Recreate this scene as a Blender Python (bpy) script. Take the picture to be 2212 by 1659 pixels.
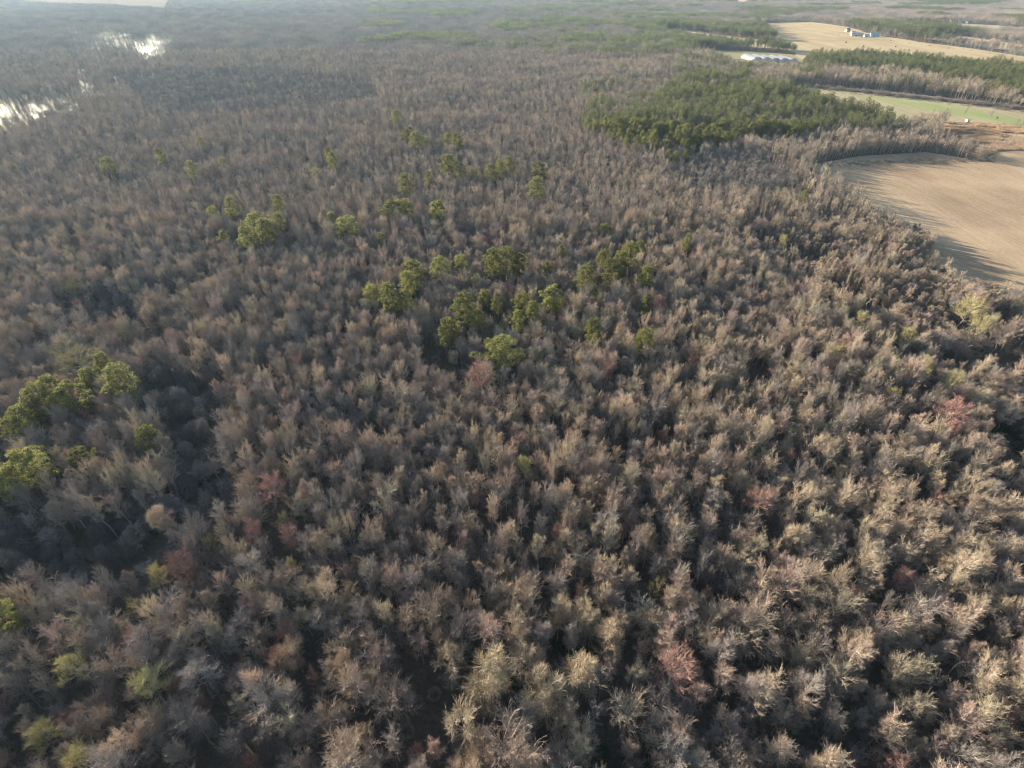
import bpy, math, random
import numpy as np
from mathutils import Vector
from mathutils.geometry import delaunay_2d_cdt
R = math.radians
HAZE = 0.000052
for o in list(bpy.data.objects): bpy.data.objects.remove(o)
scene = bpy.context.scene
COL = scene.collection
rng = np.random.default_rng(7)
random.seed(7)

# ------------------------------------------------------------------ camera
CAM_H, PITCH = 110.0, R(37.2)
FPX, CX, CY = 1175.5, 1106.0, 829.5          # focal length and centre, in units of a 2212 x 1659 picture
cam_d = bpy.data.cameras.new('camera'); cam = bpy.data.objects.new('camera', cam_d); COL.objects.link(cam)
cam.location = (0, 0, CAM_H); cam.rotation_euler = (math.pi/2 - PITCH, 0, 0)
cam_d.sensor_width = 36; cam_d.lens = 18*FPX/CX
cam_d.clip_start = 1; cam_d.clip_end = 40000
scene.camera = cam

# ------------------------------------------------------------------ sky, sun, exposure
SUN_EL, SUN_AZ = R(13.5), R(-51)               # azimuth from +Y, clockwise
world = bpy.data.worlds.new('World'); scene.world = world; world.use_nodes = True
wn = world.node_tree.nodes; wl = world.node_tree.links
bg = wn['Background']; sky = wn.new('ShaderNodeTexSky'); sky.sky_type = 'NISHITA'; sky.sun_disc = False
sky.sun_elevation = SUN_EL; sky.sun_rotation = SUN_AZ % (2*math.pi)
sky.air_density = 1.0; sky.dust_density = .7; sky.ozone_density = 1.0
wl.new(sky.outputs[0], bg.inputs[0]); bg.inputs[1].default_value = 0.088
sun_d = bpy.data.lights.new('sun', 'SUN'); sun_d.energy = 5.0; sun_d.angle = R(0.5); sun_d.color = (1.0, 0.87, 0.70)
sun = bpy.data.objects.new('sun', sun_d); COL.objects.link(sun)
sdir = Vector((math.sin(SUN_AZ)*math.cos(SUN_EL), math.cos(SUN_AZ)*math.cos(SUN_EL), math.sin(SUN_EL)))
sun.rotation_euler = sdir.to_track_quat('Z', 'Y').to_euler()
vs = scene.view_settings
vs.view_transform = 'Standard'; vs.look = 'None'; vs.gamma = 1; vs.exposure = 1.92
cy = scene.cycles
cy.max_bounces = 4; cy.diffuse_bounces = 2; cy.glossy_bounces = 2; cy.transmission_bounces = 1
cy.volume_bounces = 0; cy.transparent_max_bounces = 4
cy.use_denoising = True
cy.use_adaptive_sampling = False
cy.pixel_filter_type = 'BLACKMAN_HARRIS'; cy.filter_width = 1.15
try: cy.denoiser = 'OPENIMAGEDENOISE'; cy.denoising_prefilter = 'ACCURATE'
except Exception: pass
cy.sample_clamp_indirect = 4; cy.sample_clamp_direct = 12
cy.caustics_reflective = False; cy.caustics_refractive = False

# ------------------------------------------------------------------ ground shape and the camera's geometry
SP, CP = math.sin(PITCH), math.cos(PITCH)
def terrain(x, y):
    x = np.asarray(x, float); y = np.asarray(y, float)
    far = np.clip((y-900)/900, 0, 1)
    h = 9*np.exp(-((x-900)/420)**2-((y-1500)/380)**2)
    h = h + far*(5*np.sin(x/410+1.3)*np.cos(y/530) + 3*np.sin(x/190+y/260))
    return h
def at(px, py, z=0.0):
    u = (px-CX)/FPX; v = (py-CY)/FPX
    s = SP + v*CP
    gz = 0.0
    for _ in range(4):
        t = (CAM_H - z - gz)/max(s, .02)
        x = u*t; y = t*(CP - v*SP)
        gz = float(terrain(x, y))
    return (x, y)
def project(x, y, z):
    dz = CAM_H - z
    t = y*CP + dz*SP
    return CX + FPX*x/t, CY + FPX*(dz*CP - y*SP)/t
def inside(px, py, poly):
    px = np.asarray(px, float); py = np.asarray(py, float)
    r = np.zeros(px.shape, bool); n = len(poly)
    for i in range(n):
        x0, y0 = poly[i][:2]; x1, y1 = poly[(i+1) % n][:2]
        c = (y0 > py) != (y1 > py)
        with np.errstate(divide='ignore', invalid='ignore'):
            r ^= c & (px < (x1-x0)*(py-y0)/((y1-y0) or 1e-9)+x0)
    return r
def vnoise(x, y, s, seed=0):
    x = np.asarray(x, float)/s; y = np.asarray(y, float)/s
    xi = np.floor(x).astype(np.int64); yi = np.floor(y).astype(np.int64)
    fx = x-xi; fy = y-yi; fx = fx*fx*(3-2*fx); fy = fy*fy*(3-2*fy)
    def h(a, b):
        n = (a*374761393 + b*668265263 + seed*69069) & 0xffffffff
        n = ((n ^ (n >> 13))*1274126177) & 0xffffffff
        return ((n ^ (n >> 16)) & 0xffff)/65535.0
    return (h(xi, yi)*(1-fx)+h(xi+1, yi)*fx)*(1-fy)+(h(xi, yi+1)*(1-fx)+h(xi+1, yi+1)*fx)*fy

# ------------------------------------------------------------------ materials
def new_mat(name):
    m = bpy.data.materials.new(name); m.use_nodes = True
    n = m.node_tree.nodes; b = n['Principled BSDF']
    b.inputs['Roughness'].default_value = .9
    b.inputs['Specular IOR Level'].default_value = .2
    return m, n, m.node_tree.links, b
def mixc(n, l, fac, a, b, mode='MIX'):
    k = n.new('ShaderNodeMix'); k.data_type = 'RGBA'; k.blend_type = mode
    for i, s in ((0, fac), (6, a), (7, b)):
        if isinstance(s, (int, float)): k.inputs[i].default_value = s
        elif isinstance(s, tuple): k.inputs[i].default_value = (*s, 1)
        else: l.new(s, k.inputs[i])
    return k.outputs[2]
def ramp(n, l, src, stops, lin=True):
    r = n.new('ShaderNodeValToRGB'); e = r.color_ramp.elements
    while len(e) < len(stops): e.new(.5)
    for i, (p, c) in enumerate(stops):
        e[i].position = p; e[i].color = (*c, 1) if isinstance(c, tuple) else (c, c, c, 1)
    l.new(src, r.inputs[0]); return r.outputs[0]
def noise(n, l, scale, detail=4, vec=None, rough=.55):
    t = n.new('ShaderNodeTexNoise'); t.inputs['Scale'].default_value = scale; t.inputs['Detail'].default_value = detail
    t.inputs['Roughness'].default_value = rough
    if vec: l.new(vec, t.inputs['Vector'])
    return t.outputs[0]
def geo_pos(n, l, scale=(1, 1, 1), rot=0):
    g = n.new('ShaderNodeNewGeometry'); m = n.new('ShaderNodeMapping')
    m.inputs['Scale'].default_value = scale; m.inputs['Rotation'].default_value = (0, 0, rot)
    l.new(g.outputs['Position'], m.inputs[0]); return m.outputs[0]
def twig_mat(name, wood, tip, var=.25, tipk=1.0):
    """bare wood; the outer twigs carry buds (attribute tip), and each tree differs a little"""
    m, n, l, b = new_mat(name)
    a = n.new('ShaderNodeAttribute'); a.attribute_name = 'tip'
    oi = n.new('ShaderNodeObjectInfo')
    f = n.new('ShaderNodeMath'); f.operation = 'MULTIPLY'; f.inputs[1].default_value = tipk
    l.new(a.outputs['Fac'], f.inputs[0])
    c = mixc(n, l, f.outputs[0], wood, tip)
    v = ramp(n, l, oi.outputs['Random'], [(0, 1-var), (1, 1+var)])
    c = mixc(n, l, 1.0, c, v, 'MULTIPLY')
    hs = n.new('ShaderNodeHueSaturation')
    w = n.new('ShaderNodeTexWhiteNoise'); w.noise_dimensions = '1D'; l.new(oi.outputs['Random'], w.inputs['W'])
    mr = n.new('ShaderNodeMapRange'); mr.inputs[3].default_value = .485; mr.inputs[4].default_value = .512
    l.new(w.outputs[0], mr.inputs[0]); l.new(mr.outputs[0], hs.inputs['Hue'])
    hs.inputs['Saturation'].default_value = 1.0
    l.new(c, hs.inputs['Color']); l.new(hs.outputs[0], b.inputs['Base Color'])
    return m
def bark_mat(name, c1, c2):
    m, n, l, b = new_mat(name)
    tc = n.new('ShaderNodeTexCoord')
    l.new(ramp(n, l, noise(n, l, 3, 4, tc.outputs['Object']), [(.3, c1), (.7, c2)]), b.inputs['Base Color'])
    return m
M = {}
M['bark'] = bark_mat('pale_bark', (.17, .145, .115), (.36, .325, .27))
M['bark_pine'] = bark_mat('pine_bark', (.13, .075, .05), (.24, .16, .11))
LOOKS = {
 'grey':  ((.27, .245, .22), (.30, .255, .22)),
 'tan':   ((.40, .34, .26), (.42, .33, .235)),
 'pink':  ((.33, .275, .235), (.39, .29, .225)),
 'olive': ((.37, .32, .24), (.40, .335, .235)),
 'dark':  ((.17, .155, .145), (.20, .17, .15)),
}
for k, (a, b_) in LOOKS.items(): M['twig_'+k] = twig_mat('twigs_'+k, a, b_)
M['twig_red'] = twig_mat('twigs_with_red_buds', (.29, .22, .18), (.30, .155, .12), .3)
M['twig_yellow'] = twig_mat('twigs_with_yellow_buds', (.32, .28, .17), (.38, .335, .14), .25)
M['twig_drape'] = twig_mat('vine_twigs', (.36, .29, .20), (.40, .315, .21), .12)
M['vine'] = twig_mat('thicket_vines', (.135, .127, .122), (.16, .145, .135), .3)
M['shrub'] = twig_mat('undergrowth_twigs', (.18, .16, .135), (.23, .19, .15), .35)
M['evershrub'] = twig_mat('evergreen_shrub_leaves', (.035, .055, .022), (.06, .095, .03), .25)
def needle_mat(name, a, b2):
    m, n, l, b = new_mat(name)
    oi = n.new('ShaderNodeObjectInfo')
    at_ = n.new('ShaderNodeAttribute'); at_.attribute_name = 'tip'
    c = mixc(n, l, at_.outputs['Fac'], a, b2)
    v = ramp(n, l, oi.outputs['Random'], [(0, .72), (1, 1.25)])
    c = mixc(n, l, 1.0, c, v, 'MULTIPLY')
    l.new(c, b.inputs['Base Color'])
    b.inputs['Roughness'].default_value = .6
    tr = n.new('ShaderNodeBsdfTranslucent'); l.new(c, tr.inputs[0]); mx = n.new('ShaderNodeMixShader'); mx.inputs[0].default_value = .4
    l.new(b.outputs[0], mx.inputs[1]); l.new(tr.outputs[0], mx.inputs[2]); l.new(mx.outputs[0], n['Material Output'].inputs['Surface'])
    return m
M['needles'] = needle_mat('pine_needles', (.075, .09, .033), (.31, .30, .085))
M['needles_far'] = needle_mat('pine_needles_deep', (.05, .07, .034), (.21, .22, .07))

# ------------------------------------------------------------------ mesh building blocks
class MB:
    def __init__(s): s.v = []; s.f = []; s.m = []; s.t = []
    def tube(s, pts, rad, n=5, mat=0, tip=0.0):
        base = len(s.v); pts = [Vector(p) for p in pts]
        for i, p in enumerate(pts):
            d = (pts[min(i+1, len(pts)-1)] - pts[max(i-1, 0)]).normalized()
            a = d.orthogonal().normalized(); b = d.cross(a)
            for k in range(n):
                w = 2*math.pi*k/n
                s.v.append(p + (a*math.cos(w)+b*math.sin(w))*rad[i]); s.t.append(tip)
        for i in range(len(pts)-1):
            for k in range(n):
                s.f.append((base+i*n+k, base+i*n+(k+1) % n, base+(i+1)*n+(k+1) % n, base+(i+1)*n+k)); s.m.append(mat)
    def ribbon(s, p0, p1, w0, w1, mat=0, t0=0., t1=1.):
        d = p1-p0
        a = d.cross(Vector((random.gauss(0, 1), random.gauss(0, 1), random.gauss(0, 1))))
        if a.length < 1e-6: return
        a.normalize(); b = len(s.v)
        s.v += [p0-a*w0/2, p0+a*w0/2]; s.t += [t0, t0]
        if w1 > 0:
            s.v += [p1+a*w1/2, p1-a*w1/2]; s.t += [t1, t1]; s.f.append((b, b+1, b+2, b+3))
        else:
            s.v.append(p1); s.t.append(t1); s.f.append((b, b+1, b+2))
        s.m.append(mat)
    def box(s, c, h, rot=0, mat=0):
        b = len(s.v); ca, sa = math.cos(rot), math.sin(rot)
        for z in (-1, 1):
            for x, y in ((-1, -1), (1, -1), (1, 1), (-1, 1)):
                X, Y = x*h[0], y*h[1]
                s.v.append(Vector((c[0]+X*ca-Y*sa, c[1]+X*sa+Y*ca, c[2]+z*h[2]))); s.t.append(0.)
        for q in ((3, 2, 1, 0), (4, 5, 6, 7), (0, 1, 5, 4), (1, 2, 6, 5), (2, 3, 7, 6), (3, 0, 4, 7)):
            s.f.append(tuple(b+i for i in q)); s.m.append(mat)
    def mesh(s, name, mats):
        me = bpy.data.meshes.new(name); me.from_pydata(s.v, [], s.f)
        for m in mats: me.materials.append(m)
        me.polygons.foreach_set('material_index', s.m)
        at_ = me.attributes.new('tip', 'FLOAT', 'POINT'); at_.data.foreach_set('value', s.t)
        me.update(); return me
def rv(): return Vector((random.gauss(0, 1), random.gauss(0, 1), random.gauss(0, 1))).normalized()

def bare_tree(H, Rc, style, lod, trunk, crown, seed, woodmat=0, twigmat=0, dens=1.0):
    """trunk and limbs go into the builder trunk, the fine branches and twigs into crown"""
    random.seed(seed)
    up = Vector((0, 0, 1))
    lean = Vector((random.gauss(0, .03), random.gauss(0, .03), 0))*H
    npt = 7 if lod == 0 else 4
    tp = []
    for i in range(npt+1):
        t = i/npt
        wob = Vector((random.gauss(0, .012), random.gauss(0, .012), 0))*H*(t > 0)
        tp.append(Vector((0, 0, H*.86*t)) + lean*t + wob)
    r0 = H*.0105+.03
    trunk.tube(tp, [r0*(1-.88*(i/npt)**1.1) for i in range(npt+1)], 6 if lod == 0 else 4, woodmat)
    def tpos(t):
        q = t*npt; i = min(int(q), npt-1); return tp[i].lerp(tp[i+1], q-i)
    cb = {'round': .46, 'fan': .42, 'narrow': .40, 'whip': .30, 'spread': .44, 'snag': .36}[style]
    nl = {'round': 18, 'fan': 17, 'narrow': 19, 'whip': 14, 'spread': 18, 'snag': 12}[style]
    if lod: nl = max(8, nl-3)
    n2, n3, n4 = ((8, 6, 5.6) if lod == 0 else (4, 3, 4))
    if lod == 2: nl, n2, n3, n4 = 6, 3, 1, 4
    wk = (1., 2.5, 4.8)[lod]
    az = random.random()*6.28
    for i in range(nl):
        f = (i+.5)/nl + random.gauss(0, .02)
        f = min(max(f, .02), .99)
        z0 = cb + (.91-cb)*f**.9
        az += 2.4 + random.gauss(0, .35)
        if style == 'fan':   ang = R(50-20*f); L = Rc*(1.15-.10*f)
        elif style == 'narrow': ang = R(46-16*f); L = Rc*(1.1-.28*f)
        elif style == 'whip': ang = R(26-12*f); L = Rc*(1.3-.6*f)
        elif style == 'spread': ang = R(76-36*f); L = Rc*(1.12-.14*f)
        else: ang = R(70-34*f); L = Rc*(1.08-.16*f)
        L *= random.uniform(.55, 1.25)
        p = tpos(min(z0/.93*.93, .98)); d = Vector((math.cos(az)*math.sin(ang), math.sin(az)*math.sin(ang), math.cos(ang)))
        pts = [p]; ns = 4 if lod == 0 else 2
        for k in range(ns):
            d = (d + up*.12 + rv()*.13).normalized(); p = p + d*L/ns; pts.append(p)
        rr = r0*.44*(1-.40*f)
        if lod < 2: trunk.tube(pts, [rr*(1-.8*k/ns) for k in range(ns+1)], 4 if lod == 0 else 3, woodmat)
        else: trunk.ribbon(pts[0], pts[-1], rr*2.5, rr, woodmat, 0, 0)
        for j in range(n2):
            t = .22+.78*(j+random.random())/n2
            q = t*ns; a = min(int(q), ns-1); p2 = pts[a].lerp(pts[a+1], min(q-a, 1))
            dl = (pts[a+1]-pts[a]).normalized()
            d2 = (dl*.85 + rv()*.72 + up*.25).normalized()
            L2 = L*random.uniform(.36, .62)*(1.15-.4*t)
            e2 = p2 + d2*L2
            crown.ribbon(p2, e2, .064*wk**.5, .030*wk**.5, twigmat, 0, .3)
            for k in range(n3):
                t3 = .15+.85*(k+random.random())/n3
                p3 = p2.lerp(e2, t3)
                d3 = (d2*.9+rv()*.7+up*.26).normalized()
                L3 = L2*random.uniform(.45, .8)
                e3 = p3+d3*L3
                crown.ribbon(p3, e3, .030*wk, .014*wk, twigmat, .2, .65)
                for m_ in range(int(n4*dens+random.random())):
                    t4 = .1+.9*random.random(); p4 = p3.lerp(e3, t4)
                    d4 = (d3*.9+rv()*.65+up*.25).normalized()
                    crown.ribbon(p4, p4+d4*random.uniform(.3, .85), .021*wk, 0, twigmat, .5, 1.)

def pine_tree(H, Rc, lod, trunk, crown, seed, woodmat=0, leafmat=0):
    random.seed(seed)
    tp = [Vector((random.gauss(0, .1), random.gauss(0, .1), H*.96*i/4)) for i in range(5)]
    trunk.tube(tp, [.22, .19, .16, .1, .04], 6 if lod == 0 else 4, woodmat)
    ncl = (64, 26, 9)[lod]; nn = (130, 36, 14)[lod]
    tuft = (1., 1.7, 2.7)[lod]
    for i in range(ncl):
        f = (i+.5)/ncl
        z = H*(.50+.5*f)
        az = i*2.4+random.gauss(0, .5)
        prof = math.sqrt(max(0.05, 1-((f-.38)/.66)**2))*Rc*(1+.24*math.sin(2*az+seed)+.14*math.sin(5*az+f*9)); r = prof*math.sqrt(random.uniform(.2, 1.))*random.uniform(.85, 1.18)
        c = Vector((math.cos(az)*r, math.sin(az)*r, z*1.0 - r*.10))
        if lod < 2:
            b0 = Vector((0, 0, min(z-r*.35, H*.94)))
            trunk.ribbon(b0, c, .09, .04, woodmat, 0, 0)
        cr = random.uniform(.5, 1.0)*Rc*.27*(1., 1.2, 1.75)[lod]; base_t = random.uniform(0, .45)
        for k in range(nn):
            d = rv(); d.z = d.z*.75+.25; d.normalize()
            p = c + Vector((d.x, d.y, d.z*.72))*cr*random.uniform(.45, 1.)
            e = p + (d+rv()*.55).normalized()*random.uniform(.22, .42)*tuft
            tt = base_t + random.uniform(.05, .55)
            crown.ribbon(p, e, .11*tuft, .03*tuft, leafmat, tt*.7, tt)

def mound(Rm, Hm, n, b, seed, mat=0, length=.9, w=.05, droop=.5):
    """a bush or vine mound: short arching stems over a lumpy dome, with stems inside"""
    random.seed(seed)
    lumps = [(random.random()*6.28, random.uniform(.2, 1.), random.uniform(.15, .35)) for _ in range(6)]
    for i in range(n):
        th = random.random()*6.28; u = random.random()
        ph = math.acos(1-u)                                     # dome
        k = 1.0
        for a, c, s in lumps:
            k += s*math.exp(-((math.cos(th-a)-1)**2*3 + (ph-c)**2*4)) - .06
        k *= random.uniform(.72, 1.)
        p = Vector((math.cos(th)*math.sin(ph)*Rm*k, math.sin(th)*math.sin(ph)*Rm*k, math.cos(ph)*Hm*k))
        out = Vector((p.x/Rm, p.y/Rm, p.z/Hm+.2)).normalized()
        d = (out*.6 + rv()*.8).normalized()
        L = random.uniform(.5, 1.)*length
        m_ = p+d*L*.5; e = m_ + (d*.6-Vector((0, 0, droop))).normalized()*L*.5
        b.ribbon(p, m_, w, w*.8, mat, .1, .4); b.ribbon(m_, e, w*.8, 0, mat, .4, 1)

# ------------------------------------------------------------------ prototypes
SHAPES = [('round', 12.8, 2.55), ('fan', 13.6, 2.8), ('narrow', 13.6, 2.0), ('round', 11.8, 2.2), ('spread', 12.6, 3.0), ('fan', 12.4, 2.3), ('round', 13.2, 3.0), ('spread', 11.4, 2.4), ('snag', 12.4, 2.1)]
WHIPS = [('whip', 11.5, 1.5), ('whip', 10.5, 1.25)]
def hidden_col(name):
    return bpy.data.collections.new(name)                       # never linked to the scene: read by the woodland objects only
PROTO0, PROTO1, PROTO2, PPINE, PBUSH = (hidden_col(n) for n in ('tree_kinds_near', 'tree_kinds_mid', 'tree_patches', 'pine_kinds', 'bush_kinds'))
def put(col, i, me):
    o = bpy.data.objects.new('%s_%03d' % (col.name, i), me); col.objects.link(o)
tree_parts = {}                                                 # (shape index, look) -> (trunk mesh, crown mesh)
ALLSH = SHAPES+WHIPS
LOOKN = list(LOOKS)
shape_mb = []
for si, (st, H, Rc) in enumerate(ALLSH):
    t, c = MB(), MB(); bare_tree(H, Rc, st, 0, t, c, 100+si, dens=.1 if st == 'snag' else 1.); shape_mb.append((t, c))
    tree_parts[(si, 'trunk')] = t.mesh('trunk', [M['bark']])
def crown_mesh(si, look):
    if (si, look) not in tree_parts: tree_parts[(si, look)] = shape_mb[si][1].mesh('crown', [M['twig_'+look]])
    return tree_parts[(si, look)]
def joined(t, c, mats, name):
    j = MB(); j.v = t.v+c.v; j.t = t.t+c.t; n = len(t.v)
    j.f = t.f+[tuple(i+n for i in f) for f in c.f]; j.m = [0]*len(t.f)+[1]*len(c.f)
    return j.mesh(name, mats)
i = 0
for look in LOOKN:
    for si in range(len(ALLSH)):
        put(PROTO0, i, joined(*shape_mb[si], [M['bark'], M['twig_'+look]], 'tree')); i += 1
i = 0
mids = []
for si, (st, H, Rc) in enumerate(ALLSH):
    t, c = MB(), MB(); bare_tree(H, Rc, st, 1, t, c, 300+si, dens=.3 if st == 'snag' else 1.); mids.append((t, c))
for look in LOOKN:
    for si in range(len(ALLSH)):
        put(PROTO1, i, joined(*mids[si], [M['bark'], M['twig_'+look]], 'tree')); i += 1
def patch(n, size, seed, pine):
    """a piece of far woodland: n whole trees, each small and simple"""
    T, C_ = MB(), MB(); rr = random.Random(seed)
    for k in range(n):
        a, b = MB(), MB()
        H = rr.uniform(11, 16)
        if pine: pine_tree(H*1.05, rr.uniform(2.2, 2.9), 2, a, b, seed*100+k)
        else: bare_tree(H, rr.uniform(2.2, 3.1), rr.choice(['round', 'spread', 'fan']), 2, a, b, seed*100+k)
        off = Vector(((k % 5 - 2 + rr.uniform(-.42, .42))*size/5, (k//5 - 2 + rr.uniform(-.42, .42))*size/5, 0))
        for s_, d_ in ((a, T), (b, C_)):
            n0 = len(d_.v); d_.v += [v+off for v in s_.v]; d_.t += s_.t
            d_.f += [tuple(q+n0 for q in f) for f in s_.f]; d_.m += s_.m
    return T, C_
PATCH = 22.0
i = 0
PATCH_LOOKS = ['pink', 'grey', 'tan', 'dark']
for ps in range(3):
    T, C_ = patch(25, PATCH, 50+ps, False)
    for look in PATCH_LOOKS: put(PROTO2, i, joined(T, C_, [M['bark'], M['twig_'+look]], 'patch')); i += 1
pine_parts = {}
PINES = [(16.5, 3.1), (15, 2.5), (17, 2.7), (14.5, 3.6)]
i = 0
for k, (H, Rc) in enumerate(PINES):
    t, c = MB(), MB(); pine_tree(H, Rc, 0, t, c, 20+k)
    pine_parts[k] = (t.mesh('trunk', [M['bark_pine']]), c.mesh('crown', [M['needles']]))
for k, (H, Rc) in enumerate(PINES):
    t, c = MB(), MB(); pine_tree(H, Rc, 1, t, c, 40+k)
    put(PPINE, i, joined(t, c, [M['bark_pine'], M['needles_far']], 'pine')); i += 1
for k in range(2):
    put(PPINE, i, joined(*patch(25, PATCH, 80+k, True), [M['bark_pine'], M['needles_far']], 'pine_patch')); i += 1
i = 0
for k in range(4):                                              # undergrowth brush
    b = MB(); mound(random.uniform(1.6, 2.4), random.uniform(2.2, 4.0), 520, b, 60+k, 0, 1.1, .05, -.5)
    put(PBUSH, i, b.mesh('brush', [M['shrub']])); i += 1
for k in range(4):                                              # vine mounds
    b = MB(); mound(random.uniform(2.2, 3.6), random.uniform(4.0, 7.5), 1700, b, 70+k, 0, 1.5, .08, .45)
    put(PBUSH, i, b.mesh('vines', [M['vine']])); i += 1
for k in range(2):                                              # evergreen bushes
    b = MB(); mound(1.9, 2.4, 900, b, 90+k, 0, .45, .16, .1)
    put(PBUSH, i, b.mesh('evergreen', [M['evershrub']])); i += 1

# ------------------------------------------------------------------ land cover, read off the photograph and laid out on the ground
def wpoly(pts): return [at(p[0], p[1], p[2]*.88) for p in pts]
F_A = wpoly([(1752,356,0),(1800,347,0),(1870,335,0),(2000,328,0),(2075,340,0),(2125,350,0),(2150,330,0),(2212,325,0),(2400,335,0),(2900,500,0),(2600,800,10),(2212,612,12),(2150,592,12),(2080,572,12),(2040,548,12),(2008,520,12),(2030,492,13),(2000,462,13),(1900,430,13),(1850,402,11),(1800,385,9),(1765,372,7)])
F_S = wpoly([(2045,264,0),(2130,268,0),(2212,277,0),(2400,292,0),(2400,334,0),(2212,324,0),(2150,325,0),(2125,340,3),(2080,312,5),(2030,285,7)])
F_B = wpoly([(1695,187,0),(1850,198,0),(2000,214,0),(2120,231,0),(2212,246,0),(2400,283,0),(2400,291,0),(2212,276,0),(2050,263,0),(1960,256,10),(1925,242,14),(1870,225,14),(1790,207,14),(1740,199,12),(1700,192,8)])
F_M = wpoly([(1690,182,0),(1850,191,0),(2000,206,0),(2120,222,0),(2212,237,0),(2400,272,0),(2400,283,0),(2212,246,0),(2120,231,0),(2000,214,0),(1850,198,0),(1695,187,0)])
F_C = wpoly([(1645,52,0),(1700,48,0),(1750,48,0),(1830,58,0),(1880,73,0),(1916,80,0),(2012,94,0),(2108,106,0),(2212,122,0),(2500,165,0),(2500,190,14),(2212,136,14),(2150,129,14),(2080,131,14),(2020,126,14),(1990,121,14),(1900,112,14),(1820,113,14),(1760,118,14),(1722,112,8),(1722,104,8),(1705,92,14),(1690,76,14),(1665,62,14)])
F_D = wpoly([(2010,74,0),(2090,80,0),(2160,90,0),(2212,98,0),(2500,140,0),(2500,158,0),(2212,113,0),(2150,106,0),(2070,96,0),(2000,84,0)])
F_E = wpoly([(1900,46,0),(2030,49,0),(2150,55,0),(2212,61,0),(2500,80,0),(2500,92,4),(2212,69,4),(2130,65,4),(2050,61,4),(1960,54,4)])
F_T = wpoly([(1480,-14,0),(1700,-14,0),(1672,6,0),(1600,9,5),(1555,3,5),(1500,-4,5)])
F_L = wpoly([(20,-16,0),(370,-16,0),(356,20,8),(300,16,8),(230,12,8),(120,9,8),(50,4,8)])
F_G = wpoly([(1500,108,0),(1600,110,0),(1690,115,0),(1745,122,0),(1750,128,5),(1730,132,14),(1590,126,14),(1500,110,5)])
F_P = wpoly([(1440,62,0),(1500,69,0),(1600,82,0),(1695,90,0),(1722,98,0),(1712,92,14),(1690,88,14),(1600,84,14),(1500,71,14),(1440,63,14)])
W_1 = wpoly([(-260,360,0),(-60,330,0),(60,312,0),(150,262,0),(280,205,0),(372,165,0),(392,105,0),(345,66,0),(180,60,0),(120,120,0),(0,190,0),(-260,240,0)])
W_2 = wpoly([(268,800,0),(300,775,0),(330,757,0),(372,738,0),(392,748,0),(350,775,0),(310,800,0)])
FIELDS = [F_A, F_S, F_B, F_C, F_D, F_E, F_T, F_L, F_G, F_M, F_P]
OPEN_WATER = [[(-40,200),(10,205),(60,212),(110,205),(128,235),(95,275),(45,300),(-40,310)], [(285,88),(318,78),(352,98),(362,128),(320,142),(290,125)],
              [(205,68),(225,66),(250,80),(240,100),(215,88)], [(235,80),(275,86),(280,104),(248,104)], [(322,76),(336,74),(346,98),(330,100)],
              [(350,72),(368,72),(378,98),(364,98)],
              [(165,165),(195,160),(205,205),(180,215)], [(232,176),(262,176),(272,205),(240,208)], [(115,195),(180,205),(175,250),(130,240)], [(148,138),(175,130),(172,160),(150,160)]]
THICKET = [[(300,800),(340,775),(430,790),(452,850),(470,930),(520,1000),(505,1080),(430,1130),(330,1165),(230,1235),(120,1265),(-60,1250),(-60,1100),(60,1090),(250,1065),(330,1010),(330,930),(300,870)],
           [(130,610),(220,600),(300,620),(310,680),(240,690),(150,660)]]
GAPS = [[(860,1405),(960,1405),(975,1590),(880,1600)], [(1290,1470),(1350,1470),(1350,1660),(1290,1660)], [(900,700),(955,720),(1000,800),(930,790)], [(1600,770),(1650,760),(1660,830),(1600,830)],
        [(2150,900),(2230,860),(2240,960),(2160,950)]]
PINEP = [(.68, [(1250,245),(1290,215),(1400,205),(1470,160),(1600,160),(1700,185),(1780,205),(1870,230),(1930,246),(1965,268),(1880,275),(1800,276),(1700,282),(1640,290),(1560,312),(1440,335),(1340,315),(1265,275)]),
         (.85, [(1690,121),(1780,112),(1900,106),(2010,118),(2100,128),(2230,135),(2300,150),(2300,235),(2212,205),(2100,172),(1950,150),(1850,140),(1750,135)]),
         (.35, [(1640,133),(1850,141),(1950,151),(2100,173),(2212,206),(2400,250),(2400,280),(2212,245),(2000,212),(1700,186)]),
         (.97, [(1375,34),(1480,40),(1640,50),(1700,74),(1700,88),(1600,84),(1480,66),(1380,62)]),
         (.93, [(1365,62),(1480,70),(1600,84),(1700,86),(1722,98),(1722,114),(1600,110),(1470,98),(1360,84)]),
         (.34, [(1020,12),(1375,12),(1375,90),(1250,98),(990,95),(1000,75),(1160,60)]),
         (.5, [(960,82),(1320,90),(1500,105),(1560,122),(1400,122),(1200,108),(960,98)]),
         (.35, [(1480,110),(1700,125),(1690,150),(1560,150),(1470,160)]),
         (.25, [(1180,180),(1500,130),(1480,170),(1300,215)])]
WHIPP = [[(1640,270),(1850,262),(1960,258),(2080,285),(2140,335),(2000,335),(1860,345),(1740,365),(1640,340)], [(1640,400),(1760,365),(1850,405),(2010,460),(2020,500),(2060,560),(2180,600),(2212,700),(2000,700),(1850,640),(1700,560),(1600,480)]]

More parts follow.
